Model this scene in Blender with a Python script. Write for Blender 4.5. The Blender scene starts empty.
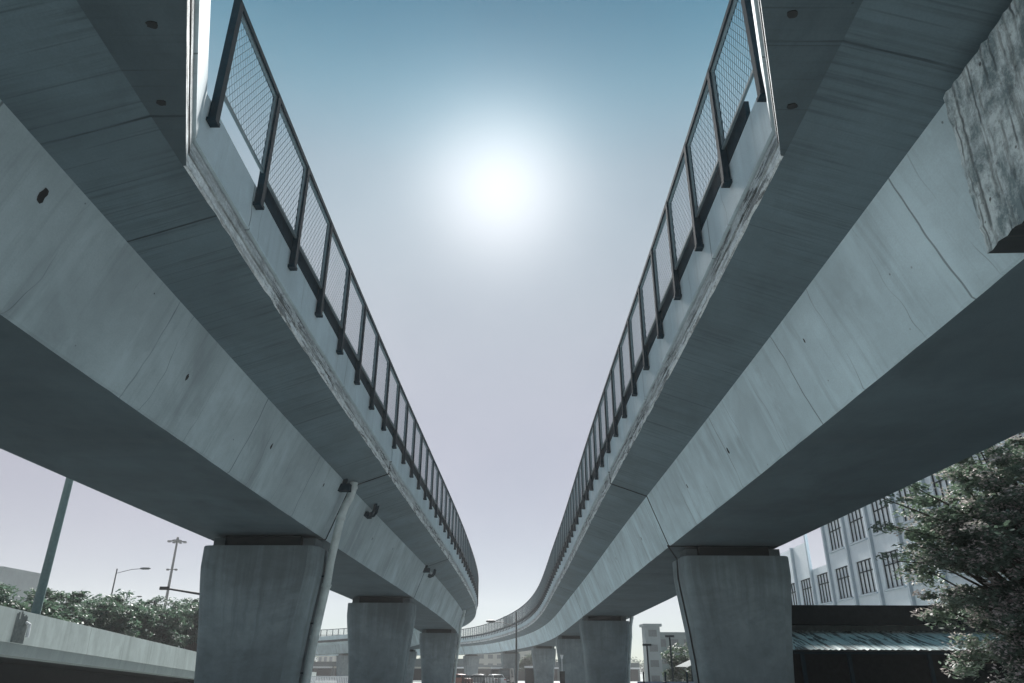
import bpy, math, random
import numpy as np
from mathutils import Vector, Matrix
random.seed(7); RNG = np.random.default_rng(11)
scn = bpy.context.scene
COL = scn.collection
ZC = 1.6                                   # eye height above the ground

# ------------------------------------------------------------------ nodes
class N:
    def __init__(s, name):
        s.m = bpy.data.materials.new(name); s.m.use_nodes = True
        s.t = s.m.node_tree; s.t.nodes.clear()
        s.out = s.t.nodes.new('ShaderNodeOutputMaterial')
        s.uvn = None
    def n(s, typ, **kw):
        o = s.t.nodes.new('ShaderNode' + typ)
        for k, v in kw.items():
            if k.startswith('i_'): s.put(o.inputs[k[2:].replace('_', ' ')], v)
            else: setattr(o, k, v)
        return o
    def put(s, sock, v):
        if hasattr(v, 'is_output'): s.t.links.new(v, sock)
        else: sock.default_value = v
    def uv(s):
        if not s.uvn: s.uvn = s.n('UVMap')
        return s.uvn.outputs[0]
    def obj(s):
        return s.n('TexCoord').outputs['Object']
    def scale(s, v, xyz, off=(0, 0, 0)):
        o = s.n('Mapping'); s.put(o.inputs[0], v)
        o.inputs['Scale'].default_value = xyz; o.inputs['Location'].default_value = off
        return o.outputs[0]
    def noise(s, v, sc, det=4, rough=.6, dist=0.):
        o = s.n('TexNoise'); s.put(o.inputs['Vector'], v)
        o.inputs['Scale'].default_value = sc; o.inputs['Detail'].default_value = det
        o.inputs['Roughness'].default_value = rough; o.inputs['Distortion'].default_value = dist
        return o.outputs[0]
    def voro(s, v, sc):
        o = s.n('TexVoronoi'); s.put(o.inputs['Vector'], v); o.inputs['Scale'].default_value = sc
        return o.outputs['Distance']
    def math(s, op, a, b=0., clamp=False):
        o = s.n('Math', operation=op, use_clamp=clamp); s.put(o.inputs[0], a); s.put(o.inputs[1], b)
        return o.outputs[0]
    def ramp(s, f, lo, hi, a=0., b=1.):
        o = s.n('MapRange', clamp=True); s.put(o.inputs[0], f)
        o.inputs[1].default_value = lo; o.inputs[2].default_value = hi
        o.inputs[3].default_value = a; o.inputs[4].default_value = b
        return o.outputs[0]
    def mix(s, f, a, b, blend='MIX'):
        o = s.n('Mix', data_type='RGBA', blend_type=blend)
        s.put(o.inputs[0], f)
        for k, v in ((6, a), (7, b)):
            if isinstance(v, tuple) and len(v) == 3: v = (*v, 1)
            s.put(o.inputs[k], v)
        return o.outputs[2]
    def sep(s, v):
        o = s.n('SeparateXYZ'); s.put(o.inputs[0], v); return o.outputs
    def bump(s, h, st=.3, d=.02):
        o = s.n('Bump'); s.put(o.inputs['Height'], h)
        o.inputs['Strength'].default_value = st; o.inputs['Distance'].default_value = d
        return o.outputs[0]
    def done(s, col, rough=.8, bump=None, metal=0., spec=.3):
        p = s.n('BsdfPrincipled')
        s.put(p.inputs['Base Color'], (*col, 1) if isinstance(col, tuple) and len(col) == 3 else col)
        s.put(p.inputs['Roughness'], rough); p.inputs['Metallic'].default_value = metal
        p.inputs['Specular IOR Level'].default_value = spec
        if bump is not None: s.put(p.inputs['Normal'], bump)
        s.t.links.new(p.outputs[0], s.out.inputs[0])
        return s.m

def mul(c, k): return tuple(x * k for x in c)
CONC = (.37, .455, .49)

def concrete(name, base=CONC, var=.22, streak=.25, joint=0., boards=0., blotch=.2, holes=.5, smear=0., drip=0.):
    n = N(name); uv = n.uv(); x = n.sep(uv)
    big = n.noise(n.scale(uv, (1, 1, 1)), .45, 5, .6, .4)
    med = n.noise(uv, 2.6, 6, .65)
    fine = n.noise(uv, 38, 3, .6)
    c = n.mix(n.ramp(big, .3, .7), mul(base, 1 - var), mul(base, 1 + var))
    c = n.mix(n.ramp(med, .45, .75, 0, blotch), c, mul(base, .55))
    c = n.mix(n.ramp(fine, .35, .7, 0, .22), c, mul(base, .6))
    h = n.math('ADD', n.math('MULTIPLY', med, .5), n.math('MULTIPLY', fine, .25))
    if streak:                                      # rain streaks running down the face
        st = n.noise(n.scale(uv, (2.6, .16, 1)), 1., 5, .7)
        c = n.mix(n.ramp(st, .52, .72, 0, streak), c, mul(base, .42))
        st2 = n.noise(n.scale(uv, (1.3, .2, 1), (7, 3, 0)), 1., 4, .6)
        c = n.mix(n.ramp(st2, .54, .64, 0, streak * .8), c, mul(base, 1.3))
        ch = n.noise(n.scale(uv, (.8, .5, 1), (1, 8, 0)), 1., 7, .68, .3)
        c = n.mix(n.ramp(ch, .55, .60, 0, streak * .5), c, mul(base, 1.3))
    if joint:                                       # formwork joints, uneven spacing
        wob = n.math('MULTIPLY', n.noise(uv, .8, 2), .35)
        f = n.math('FRACT', n.math('DIVIDE', n.math('ADD', x[0], wob), joint))
        d = n.math('ABSOLUTE', n.math('SUBTRACT', f, .5))
        gate = n.ramp(n.noise(n.scale(uv, (.9, .35, 1)), 1.3, 3), .30, .44)
        wid = .008 / joint
        line = n.math('MULTIPLY', n.ramp(d, wid, wid * 2.2, 1, 0), gate)
        f2 = n.math('FRACT', n.math('DIVIDE', n.math('ADD', x[0], n.math('MULTIPLY', wob, 1.6)), joint * .37))
        d2 = n.math('ABSOLUTE', n.math('SUBTRACT', f2, .5))
        gate2 = n.ramp(n.noise(n.scale(uv, (.7, .3, 1), (3, 9, 0)), 1.3, 3), .45, .55)
        line2 = n.math('MULTIPLY', n.ramp(d2, wid, wid * 3, .8, 0), gate2)
        line = n.math('MAXIMUM', line, line2)
        c = n.mix(n.math('MULTIPLY', line, .8), c, mul(base, .22))
        h = n.math('SUBTRACT', h, n.math('MULTIPLY', line, .6))
        # panels between the joints differ a little in tone
        cell = n.math('FLOOR', n.math('DIVIDE', n.math('ADD', x[0], wob), joint))
        wn = n.n('TexWhiteNoise', noise_dimensions='1D'); n.put(wn.inputs['W'], cell)
        c = n.mix(n.ramp(wn.outputs[0], 0, 1, 0, .22), c, mul(base, .66))
    if boards:                                      # board-marked soffit, grain across the deck
        g = n.noise(n.scale(uv, (13., .34, 1)), 1., 6, .72, .12)
        g2 = n.noise(n.scale(uv, (2.2, .22, 1), (4, 1, 0)), 1., 5, .7)
        gate = n.ramp(n.noise(n.scale(uv, (.55, .6, 1), (1, 5, 0)), 1., 3), .36, .58)
        gl = n.math('MULTIPLY', n.ramp(g, .47, .62), gate)
        c = n.mix(n.math('MULTIPLY', gl, boards), c, mul(base, .26))
        c = n.mix(n.ramp(g2, .42, .70, 0, boards * .4), c, mul(base, .55))
        f5 = n.math('FRACT', n.math('DIVIDE', x[0], .21))
        d5 = n.math('ABSOLUTE', n.math('SUBTRACT', f5, .5))
        bl = n.math('MULTIPLY', n.ramp(d5, .02, .06, 1, 0), n.ramp(n.noise(n.scale(uv, (4.7, .5, 1), (3, 3, 0)), 1., 4),   .48, .60, 0, .4))
        c = n.mix(bl, c, mul(base, .3))
        h = n.math('SUBTRACT', h, n.math('MULTIPLY', gl, .5))
        f = n.math('FRACT', n.math('DIVIDE', n.math('ADD', x[0], n.math('MULTIPLY', g2, .1)), 1.83))
        d = n.math('ABSOLUTE', n.math('SUBTRACT', f, .5))
        ln = n.math('MULTIPLY', n.ramp(d, .004, .012, 1, 0), n.ramp(g2, .45, .6, 0, .85))
        c = n.mix(ln, c, mul(base, .15))
    if smear:
        sm = n.noise(n.scale(uv, (.35, .8, 1), (11, 2, 0)), 1., 6, .7, .5)
        c = n.mix(n.ramp(sm, .5, .68, 0, smear), c, mul(base, .5))
    if drip:                                        # water marks hanging from the pier top
        ds = n.noise(n.scale(uv, (3.2, .10, 1), (2, 0, 0)), 1., 4, .65)
        top = n.math('ADD', n.ramp(x[1], 17.2, 20., 0, .30), ds)
        c = n.mix(n.ramp(top, .62, .80, 0, drip), c, mul(base, .38))
    if holes:
        v = n.voro(n.scale(uv, (1, 1, 1)), 3.1)
        hl = n.math('MULTIPLY', n.ramp(v, .03, .055, 1, 0), n.ramp(n.noise(uv, .7, 2), .5, .56))
        c = n.mix(n.math('MULTIPLY', hl, holes), c, mul(base, .12))
    return n.done(c, .86, n.bump(h, .35, .03), spec=.25)

def peeling(name, base=(.74, .80, .82)):            # pale render flaking off the edge beam, lines along it
    n = N(name); uv = n.uv()
    a = n.noise(n.scale(uv, (.9, 9, 1)), 1.3, 9, .74, .1)
    e = n.noise(n.scale(uv, (3., 7., 1), (5, 2, 0)), 1.6, 8, .78)
    b = n.noise(uv, 22, 5, .7)
    c = n.mix(n.ramp(b, .35, .7), mul(base, .75), mul(base, 1.2))
    st = n.noise(n.scale(uv, (4, .5, 1)), 1., 5, .7)
    c = n.mix(n.ramp(st, .45, .7, 0, .55), c, mul(base, .4))
    m = n.math('MAXIMUM', n.ramp(a, .505, .54), n.ramp(e, .57, .61))
    m = n.math('MULTIPLY', m, n.ramp(n.noise(n.scale(uv, (.35, 1, 1)), 1., 3), .35, .6, .25, 1))
    c = n.mix(n.math('MULTIPLY', m, .9), c, (.05, .058, .06))
    h = n.math('ADD', n.math('MULTIPLY', b, .4), n.math('MULTIPLY', m, -.8))
    return n.done(c, .9, n.bump(h, .6, .03), spec=.2)

def rough_block(name):
    n = N(name); uv = n.uv()
    a = n.noise(n.scale(uv, (1.6, 1.1, 1)), 1.9, 9, .75, .25)
    b = n.noise(uv, 16, 6, .75)
    g = n.noise(n.scale(uv, (11, .8, 1)), 1., 5, .7)
    c = n.mix(n.ramp(a, .42, .56), (.27, .35, .38), (.82, .92, .95))
    xx = n.sep(uv)[0]
    for per, off in ((.42, .1), (.31, .23)):
        fr = n.math('FRACT', n.math('ADD', n.math('DIVIDE', n.math('ADD', xx, n.math('MULTIPLY', n.noise(uv, 2.5, 3), .05)), per), off))
        dd = n.math('ABSOLUTE', n.math('SUBTRACT', fr, .5))
        c = n.mix(n.math('MULTIPLY', n.ramp(dd, .015, .05, 1, 0), n.ramp(n.noise(uv, 1.7, 3), .42, .55, 0, .75)), c, (.08, .10, .11))
    c = n.mix(n.ramp(g, .52, .62, 0, .55), c, (.13, .15, .155))
    c = n.mix(n.ramp(b, .55, .7, 0, .7), c, (.10, .115, .12))
    c = n.mix(n.math('MULTIPLY', n.ramp(n.voro(uv, 4.), .05, .08, 1, 0), .8), c, (.03, .03, .03))
    h = n.math('ADD', n.math('ADD', a, n.math('MULTIPLY', b, .6)), n.math('MULTIPLY', g, .5))
    return n.done(c, .9, n.bump(h, 1., .06), spec=.2)

def plain(name, col, rough=.6, metal=0., var=.2, sc=6., spec=.3):
    n = N(name); f = n.noise(n.obj(), sc, 5, .65)
    return n.done(n.mix(n.ramp(f, .3, .7), mul(col, 1 - var), mul(col, 1 + var)), rough,
                  n.bump(f, .15, .01), metal, spec)

def leafy(name, col, trans=.35, var=.5):
    n = N(name)
    oi = n.n('NewGeometry').outputs['Random Per Island']
    c = n.mix(oi, mul(col, 1 - var), mul(col, 1 + var))
    d = n.n('BsdfPrincipled'); n.put(d.inputs['Base Color'], c); d.inputs['Roughness'].default_value = .55
    d.inputs['Specular IOR Level'].default_value = .3
    t = n.n('BsdfTranslucent'); n.put(t.inputs[0], n.mix(.5, c, (.12, .2, .1)))
    mx = n.n('MixShader'); mx.inputs[0].default_value = trans
    n.t.links.new(d.outputs[0], mx.inputs[1]); n.t.links.new(t.outputs[0], mx.inputs[2])
    n.t.links.new(mx.outputs[0], n.out.inputs[0]); return n.m

def corrugated(name):
    n = N(name); uv = n.uv()
    a = n.noise(n.scale(uv, (6, .5, 1)), 1., 5, .7, .3)
    b = n.noise(uv, 1.4, 5, .7)
    c = n.mix(n.ramp(b, .3, .7), (.34, .48, .50), (.70, .80, .80))
    c = n.mix(n.ramp(a, .50, .56, 0, .92), c, (.04, .05, .05))
    return n.done(c, .6, n.bump(a, .3, .01), 0., .3)

M = {}
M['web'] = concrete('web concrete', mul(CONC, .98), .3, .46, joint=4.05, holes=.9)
M['web_lit'] = concrete('lit web concrete', mul(CONC, 1.6), .22, .5, joint=4.05, holes=.9)  # stronger light on the right web is put into its colour
M['soffit'] = concrete('girder soffit concrete', tuple(a * b for a, b in zip(CONC, (0.228, 0.265, 0.280))), .2, 0, smear=.35, holes=.5)  # shade under the girder is put into this darker base colour
M['boards'] = concrete('board marked concrete', tuple(a * b for a, b in zip(CONC, (0.342, 0.398, 0.421))), .2, 0, boards=.42, holes=.4, smear=.3)  # base tone darkened to carry the shade below the overhang
M['flare'] = concrete('plain slab concrete', tuple(a * b for a, b in zip(CONC, (0.242, 0.280, 0.296))), .25, 0, boards=.12, holes=.7, smear=.4)  # same concrete, with the shade under the widened slab in its colour
M['parapet'] = concrete('parapet concrete', mul(CONC, 1.3), .12, .38, joint=6.1, holes=.2, blotch=.15)
M['fascia'] = peeling('flaking fascia')
M['fascia2'] = peeling('flaking fascia upper band', (.52, .58, .60))
M['pier'] = concrete('pier concrete', mul(CONC, .57), .3, .12, holes=.25, blotch=.5, drip=.4, smear=.5)
M['block'] = rough_block('broken concrete')
M['ramp_wall'] = concrete('pale ramp wall', (.46, .52, .51), .12, .5, joint=7., holes=.15, blotch=.25)
M['ramp_edge'] = concrete('grey ramp edge', (.30, .34, .34), .1, .3, holes=0)
M['shade_conc'] = concrete('shaded concrete', (.022, .028, .031), .2, .2, holes=0)  # near black paints in the shade below the ramp and in gaps
M['bearing'] = concrete('bearing block', mul(CONC, .3), .2, 0, holes=0)
M['joint'] = plain('rubber joint', (.03, .034, .036), .9)
M['steel'] = plain('dark painted steel', (.010, .028, .040), .85, 0, .25, 9, .08)
M['stain'] = plain('damp stain', (.13, .15, .15), .9, 0, .35, 5)
M['wire'] = plain('fence wire', (.11, .155, .175), .8, 0, .15)
M['pipe'] = plain('grey plastic pipe', (.52, .58, .58), .5, 0, .22, 3)
M['black'] = plain('black rubber', (.018, .02, .022), .7)
M['pole'] = plain('galvanised pole', (.12, .20, .20), .55, 0, .15)
M['darkpole'] = plain('dark pole', (.05, .06, .065), .55)
M['white_paint'] = plain('white paint', (.74, .75, .77), .5, 0, .06)
M['bark'] = plain('bark', (.07, .06, .05), .9, 0, .4, 12)
M['leaf'] = leafy('tree leaves', (.15, .20, .17))
M['leaf2'] = leafy('shrub leaves', (.075, .135, .115))
M['leaf3'] = leafy('far leaves', (.05, .075, .06))
M['blossom'] = leafy('pale blossom', (.66, .56, .58), .4, .3)
M['wall'] = concrete('painted facade', (.80, .86, .90), .05, .10, holes=0, blotch=.06)
M['pilaster'] = plain('pilaster paint', (.36, .43, .48), .7, 0, .08)
M['frame'] = plain('window frame', (.03, .042, .05), .8, 0, .2, 6, .1)
M['roof'] = corrugated('peeling sheet roof')
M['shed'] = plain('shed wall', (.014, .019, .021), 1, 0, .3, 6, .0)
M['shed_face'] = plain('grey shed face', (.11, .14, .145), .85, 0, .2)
M['blue'] = plain('blue sheet', (.17, .23, .33), .6, 0, .15)
M['grey_b'] = plain('far grey render', (.19, .23, .24), .9, 0, .12, .5)
M['green_b'] = plain('far green render', (.13, .18, .18), .9, 0, .12, .5)
M['beige_b'] = plain('far beige render', (.42, .42, .38), .9, 0, .1, .5)
M['farwin'] = plain('far dark window', (.09, .11, .12), .8, 0, .2)
M['hill'] = plain('hill woodland', (.16, .20, .22), .95, 0, .3, .05)
M['car_white'] = plain('white car paint', (.66, .68, .70), .3, 0, .03)
M['car_black'] = plain('black car paint', (.02, .022, .025), .3, 0, .1)
M['car_red'] = plain('red car paint', (.26, .10, .07), .35, 0, .05)
M['car_grey'] = plain('grey car paint', (.25, .27, .29), .35, 0, .05)
M['lens_r'] = plain('red lens', (.35, .02, .02), .3)
def glassm():
    n = N('window glass'); f = n.noise(n.obj(), .6, 3)
    return n.done(n.mix(n.ramp(f, .35, .65), (.62, .69, .74), (.84, .88, .90)), .4, None, 0, .4)  # pale base colour stands in for sky reflected in the panes
M['glass'] = glassm()
M['carglass'] = plain('car glass', (.02, .025, .03), .08, 0, .1, spec=.8)
def pale_road():
    n = N('pale_road'); v = n.obj()
    f = n.noise(v, .25, 6, .65); g = n.noise(v, 40, 3)
    c = n.mix(n.ramp(f, .3, .7), (.31, .34, .35), (.40, .43, .435))  # unseen road surface made pale to bounce light up onto the webs
    c = n.mix(n.ramp(g, .4, .7, 0, .4), c, (.06, .062, .064))
    return n.done(c, .85, n.bump(g, .3, .01))
M['pale_road'] = pale_road()
def groundm():
    n = N('ground'); v = n.obj()
    f = n.noise(v, .06, 7, .65); g = n.noise(v, 6, 4)
    c = n.mix(n.ramp(f, .35, .65), (.40, .44, .44), (.30, .34, .32))
    c = n.mix(n.ramp(g, .4, .7, 0, .4), c, (.10, .10, .09))
    return n.done(c, .95)
M['ground'] = groundm()
M['kerb'] = plain('kerb stone', (.36, .37, .37), .85)
M['paving'] = plain('pavement slabs', (.48, .51, .52), .85, 0, .15, 2)

# ------------------------------------------------------------------ mesh builder
class MB:
    def __init__(s): s.v = []; s.f = []; s.uv = []; s.mi = []; s.mats = []
    def _m(s, m):
        if m not in s.mats: s.mats.append(m)
        return s.mats.index(m)
    def face(s, pts, uvs=None, m=None):
        i = len(s.v); s.v += [tuple(p) for p in pts]; s.f.append(tuple(range(i, i + len(pts))))
        if uvs is None:
            a = Vector(pts[0]); e = (Vector(pts[1]) - a); l = e.length or 1; e = e / l
            nn = e.cross(Vector(pts[-1]) - a); g = nn.cross(e); g = g / (g.length or 1)
            uvs = [((Vector(p) - a).dot(e) + a.x * .7, (Vector(p) - a).dot(g) + a.z) for p in pts]
        s.uv += list(uvs); s.mi.append(s._m(m))
    def grid(s, rows, uvr, m=None):                 # rows: list of point lists sharing vertices
        i = len(s.v); w = len(rows[0])
        for r in rows: s.v += [tuple(p) for p in r]
        mi = s._m(m)
        for a in range(len(rows) - 1):
            for b in range(w - 1):
                q = (i + a * w + b, i + a * w + b + 1, i + (a + 1) * w + b + 1, i + (a + 1) * w + b)
                s.f.append(q); s.mi.append(mi)
                s.uv += [uvr[a][b], uvr[a][b + 1], uvr[a + 1][b + 1], uvr[a + 1][b]]
    def box(s, c, d, rz=0., m=None, mat=None):
        x, y, z = (k / 2 for k in d); R = Matrix.Rotation(rz, 3, 'Z') if mat is None else mat
        p = [Vector(c) + R @ Vector((a * x, b * y, e * z)) for a in (-1, 1) for b in (-1, 1) for e in (-1, 1)]
        for q in ((0, 1, 3, 2), (4, 6, 7, 5), (0, 4, 5, 1), (2, 3, 7, 6), (0, 2, 6, 4), (1, 5, 7, 3)):
            s.face([p[k] for k in q], None, m)
    def bar(s, a, b, w, h=None, m=None):            # square bar between two points
        a = Vector(a); b = Vector(b); d = b - a; l = d.length
        if l < 1e-6: return
        h = h or w; d.normalize()
        u = d.cross(Vector((0, 0, 1)))
        if u.length < 1e-3: u = Vector((1, 0, 0))
        u.normalize(); v = u.cross(d)
        R = Matrix((u, d, v)).transposed()
        s.box((a + b) / 2, (w, l, h), 0, m, R)
    def tube(s, pts, r, seg=10, m=None, cap=True):
        pts = [Vector(p) for p in pts]; rr = r if isinstance(r, (list, tuple)) else [r] * len(pts)
        rows = []; uvr = []; L = 0.
        up = None
        for i, p in enumerate(pts):
            d = (pts[min(i + 1, len(pts) - 1)] - pts[max(i - 1, 0)]).normalized()
            if up is None:
                up = d.cross(Vector((0, 1, 0)));
                if up.length < .1: up = d.cross(Vector((1, 0, 0)))
            u = (up - d * up.dot(d)).normalized(); v = d.cross(u); up = u
            if i: L += (p - pts[i - 1]).length
            rows.append([p + (u * math.cos(t) + v * math.sin(t)) * rr[i] for t in [2 * math.pi * k / seg for k in range(seg + 1)]])
            uvr.append([(rr[i] * 6.28 * k / seg, L) for k in range(seg + 1)])
        s.grid(rows, uvr, m)
        if cap:
            s.face(rows[0][:-1], None, m); s.face(rows[-1][:-1][::-1], None, m)
    def build(s, name, mat=None, parent=None, smooth=False, weld=False):
        me = bpy.data.meshes.new(name)
        me.from_pydata(s.v, [], s.f)
        for q in s.mats: me.materials.append(q if q is not None else mat)
        if len(s.mats) > 1: me.polygons.foreach_set('material_index', s.mi)
        ul = me.uv_layers.new(name='UVMap')
        ul.data.foreach_set('uv', np.array(s.uv, dtype=np.float32).ravel())
        if smooth: me.polygons.foreach_set('use_smooth', [True] * len(me.polygons))
        me.validate(); me.update()
        o = bpy.data.objects.new(name, me); COL.objects.link(o)
        if parent is not None: attach(o, parent)
        return o

def attach(o, parent):
    o.parent = parent
    if parent.parent is None: o.matrix_parent_inverse = Matrix.Translation(-parent.location)

def tag(o, label=None, cat=None, group=None, kind=None):
    if label: o['label'] = label
    if cat: o['category'] = cat
    if group: o['group'] = group
    if kind: o['kind'] = kind
    return o
def thing(name, label, cat, loc=(0, 0, 0), group=None):
    o = bpy.data.objects.new(name, None); o.empty_display_size = .3; COL.objects.link(o); o.location = loc
    return tag(o, label, cat, group)

# ------------------------------------------------------------------ the two road lines
def integ(ss, f, s0):
    c = np.concatenate([[0], np.cumsum((f[1:] + f[:-1]) / 2 * np.diff(ss))]); return c - np.interp(0, ss, c)
class Line:
    def __init__(s, side, x0, th0, kn, k, gn, g, send):
        s.side = side; s.S = np.arange(-16, send + .26, .25)
        th = th0 + integ(s.S, np.interp(s.S, kn, k), 0)
        s.X = x0 + integ(s.S, np.sin(th), 0); s.Y = integ(s.S, np.cos(th), 0)
        s.T = th; s.Z = integ(s.S, np.interp(s.S, gn, g), 0); s.send = send
    def at(s, d, o=0., z=0.):
        x, y, t, dz = (float(np.interp(d, s.S, a)) for a in (s.X, s.Y, s.T, s.Z))
        return Vector((x + s.side * o * math.cos(t), y - s.side * o * math.sin(t), z + dz + ZC))
    def ang(s, d): return float(np.interp(d, s.S, s.T))
LL = Line(1, -5.386355, -.009791, [-6, 10, 25, 40, 55, 75, 100, 130, 160, 190],
          [.002867, .001466, .000568, -.00136, -.0009, -.0055, -.007, -.009, -.02, -.02],
          [-6, 25, 50, 75, 200], [-.018963, -.013949, -.013406, -.01334, -.013], 178)
RL = Line(-1, 4.591572, .011462, [-6, 10, 25, 40, 55, 75, 100, 130, 155, 175, 215, 260, 320],
          [.002355, -.002007, .001363, -.001151, .000586, -.002293, -.003522, -.002, -.010, -.019, -.019, -.004, 0],
          [-6, 25, 50, 75, 100, 130, 170, 220], [-.016055, -.012156, -.015229, -.014793, -.012272, -.009, -.004, 0.], 315)

ZB, ZW, ZE, ZT, ZPB = 3.5, 4.962, 5.337, 8.156, 6.103
OW, OE, OT = .543, 1.636, 1.752
OC = -1.65                                           # centre of the box

def mirror(pts): return [(2 * OC - o, z) for o, z in pts][::-1]

def loft(mb, line, pts, s0, s1, m, closed=False, step=1.5, caps=None, jit=None):
    n = max(1, int(math.ceil((s1 - s0) / step))); ss = [s0 + (s1 - s0) * i / n for i in range(n + 1)]
    loop = pts + [pts[0]] if closed else pts
    t = 0.
    for i in range(len(loop) - 1):
        (o1, z1), (o2, z2) = loop[i], loop[i + 1]
        dt = math.hypot(o2 - o1, z2 - z1)
        mm = m[i] if isinstance(m, list) else m
        def pt(s, idx, o, z):
            if not jit or idx not in jit: return line.at(s, o, z)
            h = math.sin(s * 127.1 + idx * 311.7) * 43758.5; h -= math.floor(h)
            q = math.sin(s * 269.5 + idx * 183.3) * 24634.6; q -= math.floor(q)
            d = jit[idx] * (h - .5) + (jit[idx] * -2.5 * q if q > .86 else 0)
            return line.at(s, o + d * .6 * (1 if idx != 1 else -1), z + abs(d) * .8)
        rows = [[pt(s, i, o1, z1), pt(s, (i + 1) % len(pts), o2, z2)] for s in ss]
        uvr = [[(s + line.side * 37, t), (s + line.side * 37, t + dt)] for s in ss]
        if line.side < 0: rows = [r[::-1] for r in rows]; uvr = [r[::-1] for r in uvr]
        mb.grid(rows, uvr, mm); t += dt
    if caps is not None:
        for s, rev in ((s0, 0), (s1, 1)):
            P = [line.at(s, o, z) for o, z in pts]; U = [(o, z) for o, z in pts]
            if rev: P = P[::-1]; U = U[::-1]
            mb.face(P, U, caps)

def viaduct(line, label, joints, s_first, kink, flare_dir, flare_x):
    root = thing('viaduct', label, 'viaduct', line.at(kink, OC, -ZC)); WEB = M['web'] if line.side > 0 else M['web_lit']
    bounds = [s_first] + joints + [line.send]
    for a, b in zip(bounds[:-1], bounds[1:]):
        a2, b2 = a + .05, b - .05
        box = MB()
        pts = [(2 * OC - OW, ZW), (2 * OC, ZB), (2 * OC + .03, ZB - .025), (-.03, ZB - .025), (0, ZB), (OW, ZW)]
        loft(box, line, pts, a2, b2, [WEB, WEB, M['soffit'], WEB, WEB], caps=M['shade_conc'], step=.35 if b < 55 else 1.5, jit={3: .008, 4: .010})
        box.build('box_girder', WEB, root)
        sl = MB(); e = 2 * OC
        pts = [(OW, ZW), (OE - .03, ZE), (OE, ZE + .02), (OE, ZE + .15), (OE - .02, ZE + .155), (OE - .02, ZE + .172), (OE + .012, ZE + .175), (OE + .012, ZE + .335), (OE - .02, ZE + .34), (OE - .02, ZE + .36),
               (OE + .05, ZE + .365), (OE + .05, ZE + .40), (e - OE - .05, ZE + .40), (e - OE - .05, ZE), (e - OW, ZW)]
        mats = [M['boards'], M['fascia'], M['fascia'], M['joint'], M['joint'], M['fascia2'], M['fascia2'], M['joint'], M['joint'], M['parapet'], M['parapet'], M['parapet'], M['shade_conc'], M['parapet']]
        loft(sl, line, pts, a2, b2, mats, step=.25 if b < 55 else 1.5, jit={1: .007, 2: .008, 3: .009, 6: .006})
        for s, rev in ((a2, 0), (b2, 1)):
            P = [line.at(s, o, z) for o, z in pts]
            sl.face(P[::-1] if rev else P, [(o, z) for o, z in (pts[::-1] if rev else pts)], M['shade_conc'])
        sl.build('deck_slab', M['boards'], root)
        pa = MB(); z0 = ZE + .402
        s = a2
        loft(pa, line, [(OE + .05, z0), (OE + .055, ZE + 1.08), (OE - .20, ZE + 1.09), (OE - .22, z0)], max(a2, kink if a == s_first else a2), b2,
             M['parapet'], caps=M['parapet'])
        pa.build('parapet', M['parapet'], root)
        pa = MB()
        loft(pa, line, mirror([(OE + .05, z0), (OE + .055, ZE + 1.08), (OE - .20, ZE + 1.09), (OE - .22, z0)]), a2, b2, M['parapet'], caps=M['parapet'])
        tag(pa.build('parapet', M['parapet'], root))
        # dark rubber in the gap between two spans
    for j in joints:
        jb = MB()
        pts = [(OW - .08, ZW), (OE - .12, ZE + .05), (OE - .12, ZE + .39), (2 * OC - OE, ZE + .39), (2 * OC - OE + .1, ZE + .05), (2 * OC - OW + .08, ZW), (2 * OC + .08, ZB + .08), (-.08, ZB + .08)]
        loft(jb, line, pts, j - .049, j + .049, M['joint'], closed=True)
        jb.build('expansion_joint', M['joint'], root)
    # the slab widens towards the junction behind the viewer
    fl = MB()
    k = flare_dir
    def edge(s): return OE + (kink - s) * k
    def clampx(s):
        P = line.at(s, edge(s), ZE)
        return P
    s_end = None
    ss = [kink - i * .5 for i in range(0, int((kink - s_first) / .5))] + [s_first + .04]
    top = ZE + .40
    inner = []; outer = []
    for s in ss:
        o = edge(s)
        P = line.at(s, o, 0)
        lim = flare_x - .01 if line.side > 0 else flare_x + .01
        if (P.x - lim) * line.side > 0:
            base = line.at(s, 0, 0); o = abs(lim - base.x) / math.cos(line.ang(s))
        inner.append((s, OE + .004)); outer.append((s, o))
    def strip(z_in, z_out, io, oo, m):
        rows = [[line.at(s, i + io, z_in), line.at(s, max(o, i) + oo, z_out)] for (s, i), (_, o) in zip(inner, outer)]
        uvr = [[(s + line.side * 37, i), (s + line.side * 37, o)] for (s, i), (_, o) in zip(inner, outer)]
        fl.grid(rows, uvr, m)
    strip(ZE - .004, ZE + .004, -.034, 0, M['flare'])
    def wallstrip(z0, z1, o0, o1, m):
        rows = [[line.at(s, o + o0, z0), line.at(s, o + o1, z1)] for s, o in outer]
        L = [(kink - s) * 1.08 for s, o in outer]
        fl.grid(rows, [[(l + 90 + line.side * 9, z0), (l + 90 + line.side * 9, z1)] for l in L], m)
    wallstrip(ZE + .004, ZE + .15, 0, 0, M['fascia']); wallstrip(ZE + .15, ZE + .172, 0, -.02, M['joint']); wallstrip(ZE + .172, ZE + .175, -.02, .012, M['joint']); wallstrip(ZE + .175, ZE + .335, .012, .012, M['fascia2'])
    wallstrip(ZE + .335, ZE + .34, .012, -.02, M['joint']); wallstrip(ZE + .34, ZE + .36, -.02, -.02, M['joint']); wallstrip(ZE + .36, ZE + .365, -.02, .05, M['parapet'])
    wallstrip(ZE + .365, top, .05, .05, M['parapet'])
    strip(top, top, .052, .05, M['shade_conc'])
    fl.build('flared_slab', M['flare'], root)
    fp = MB()
    wall_pts = [(s, o) for s, o in outer if abs(o - edge(s)) < 1e-6]
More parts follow.
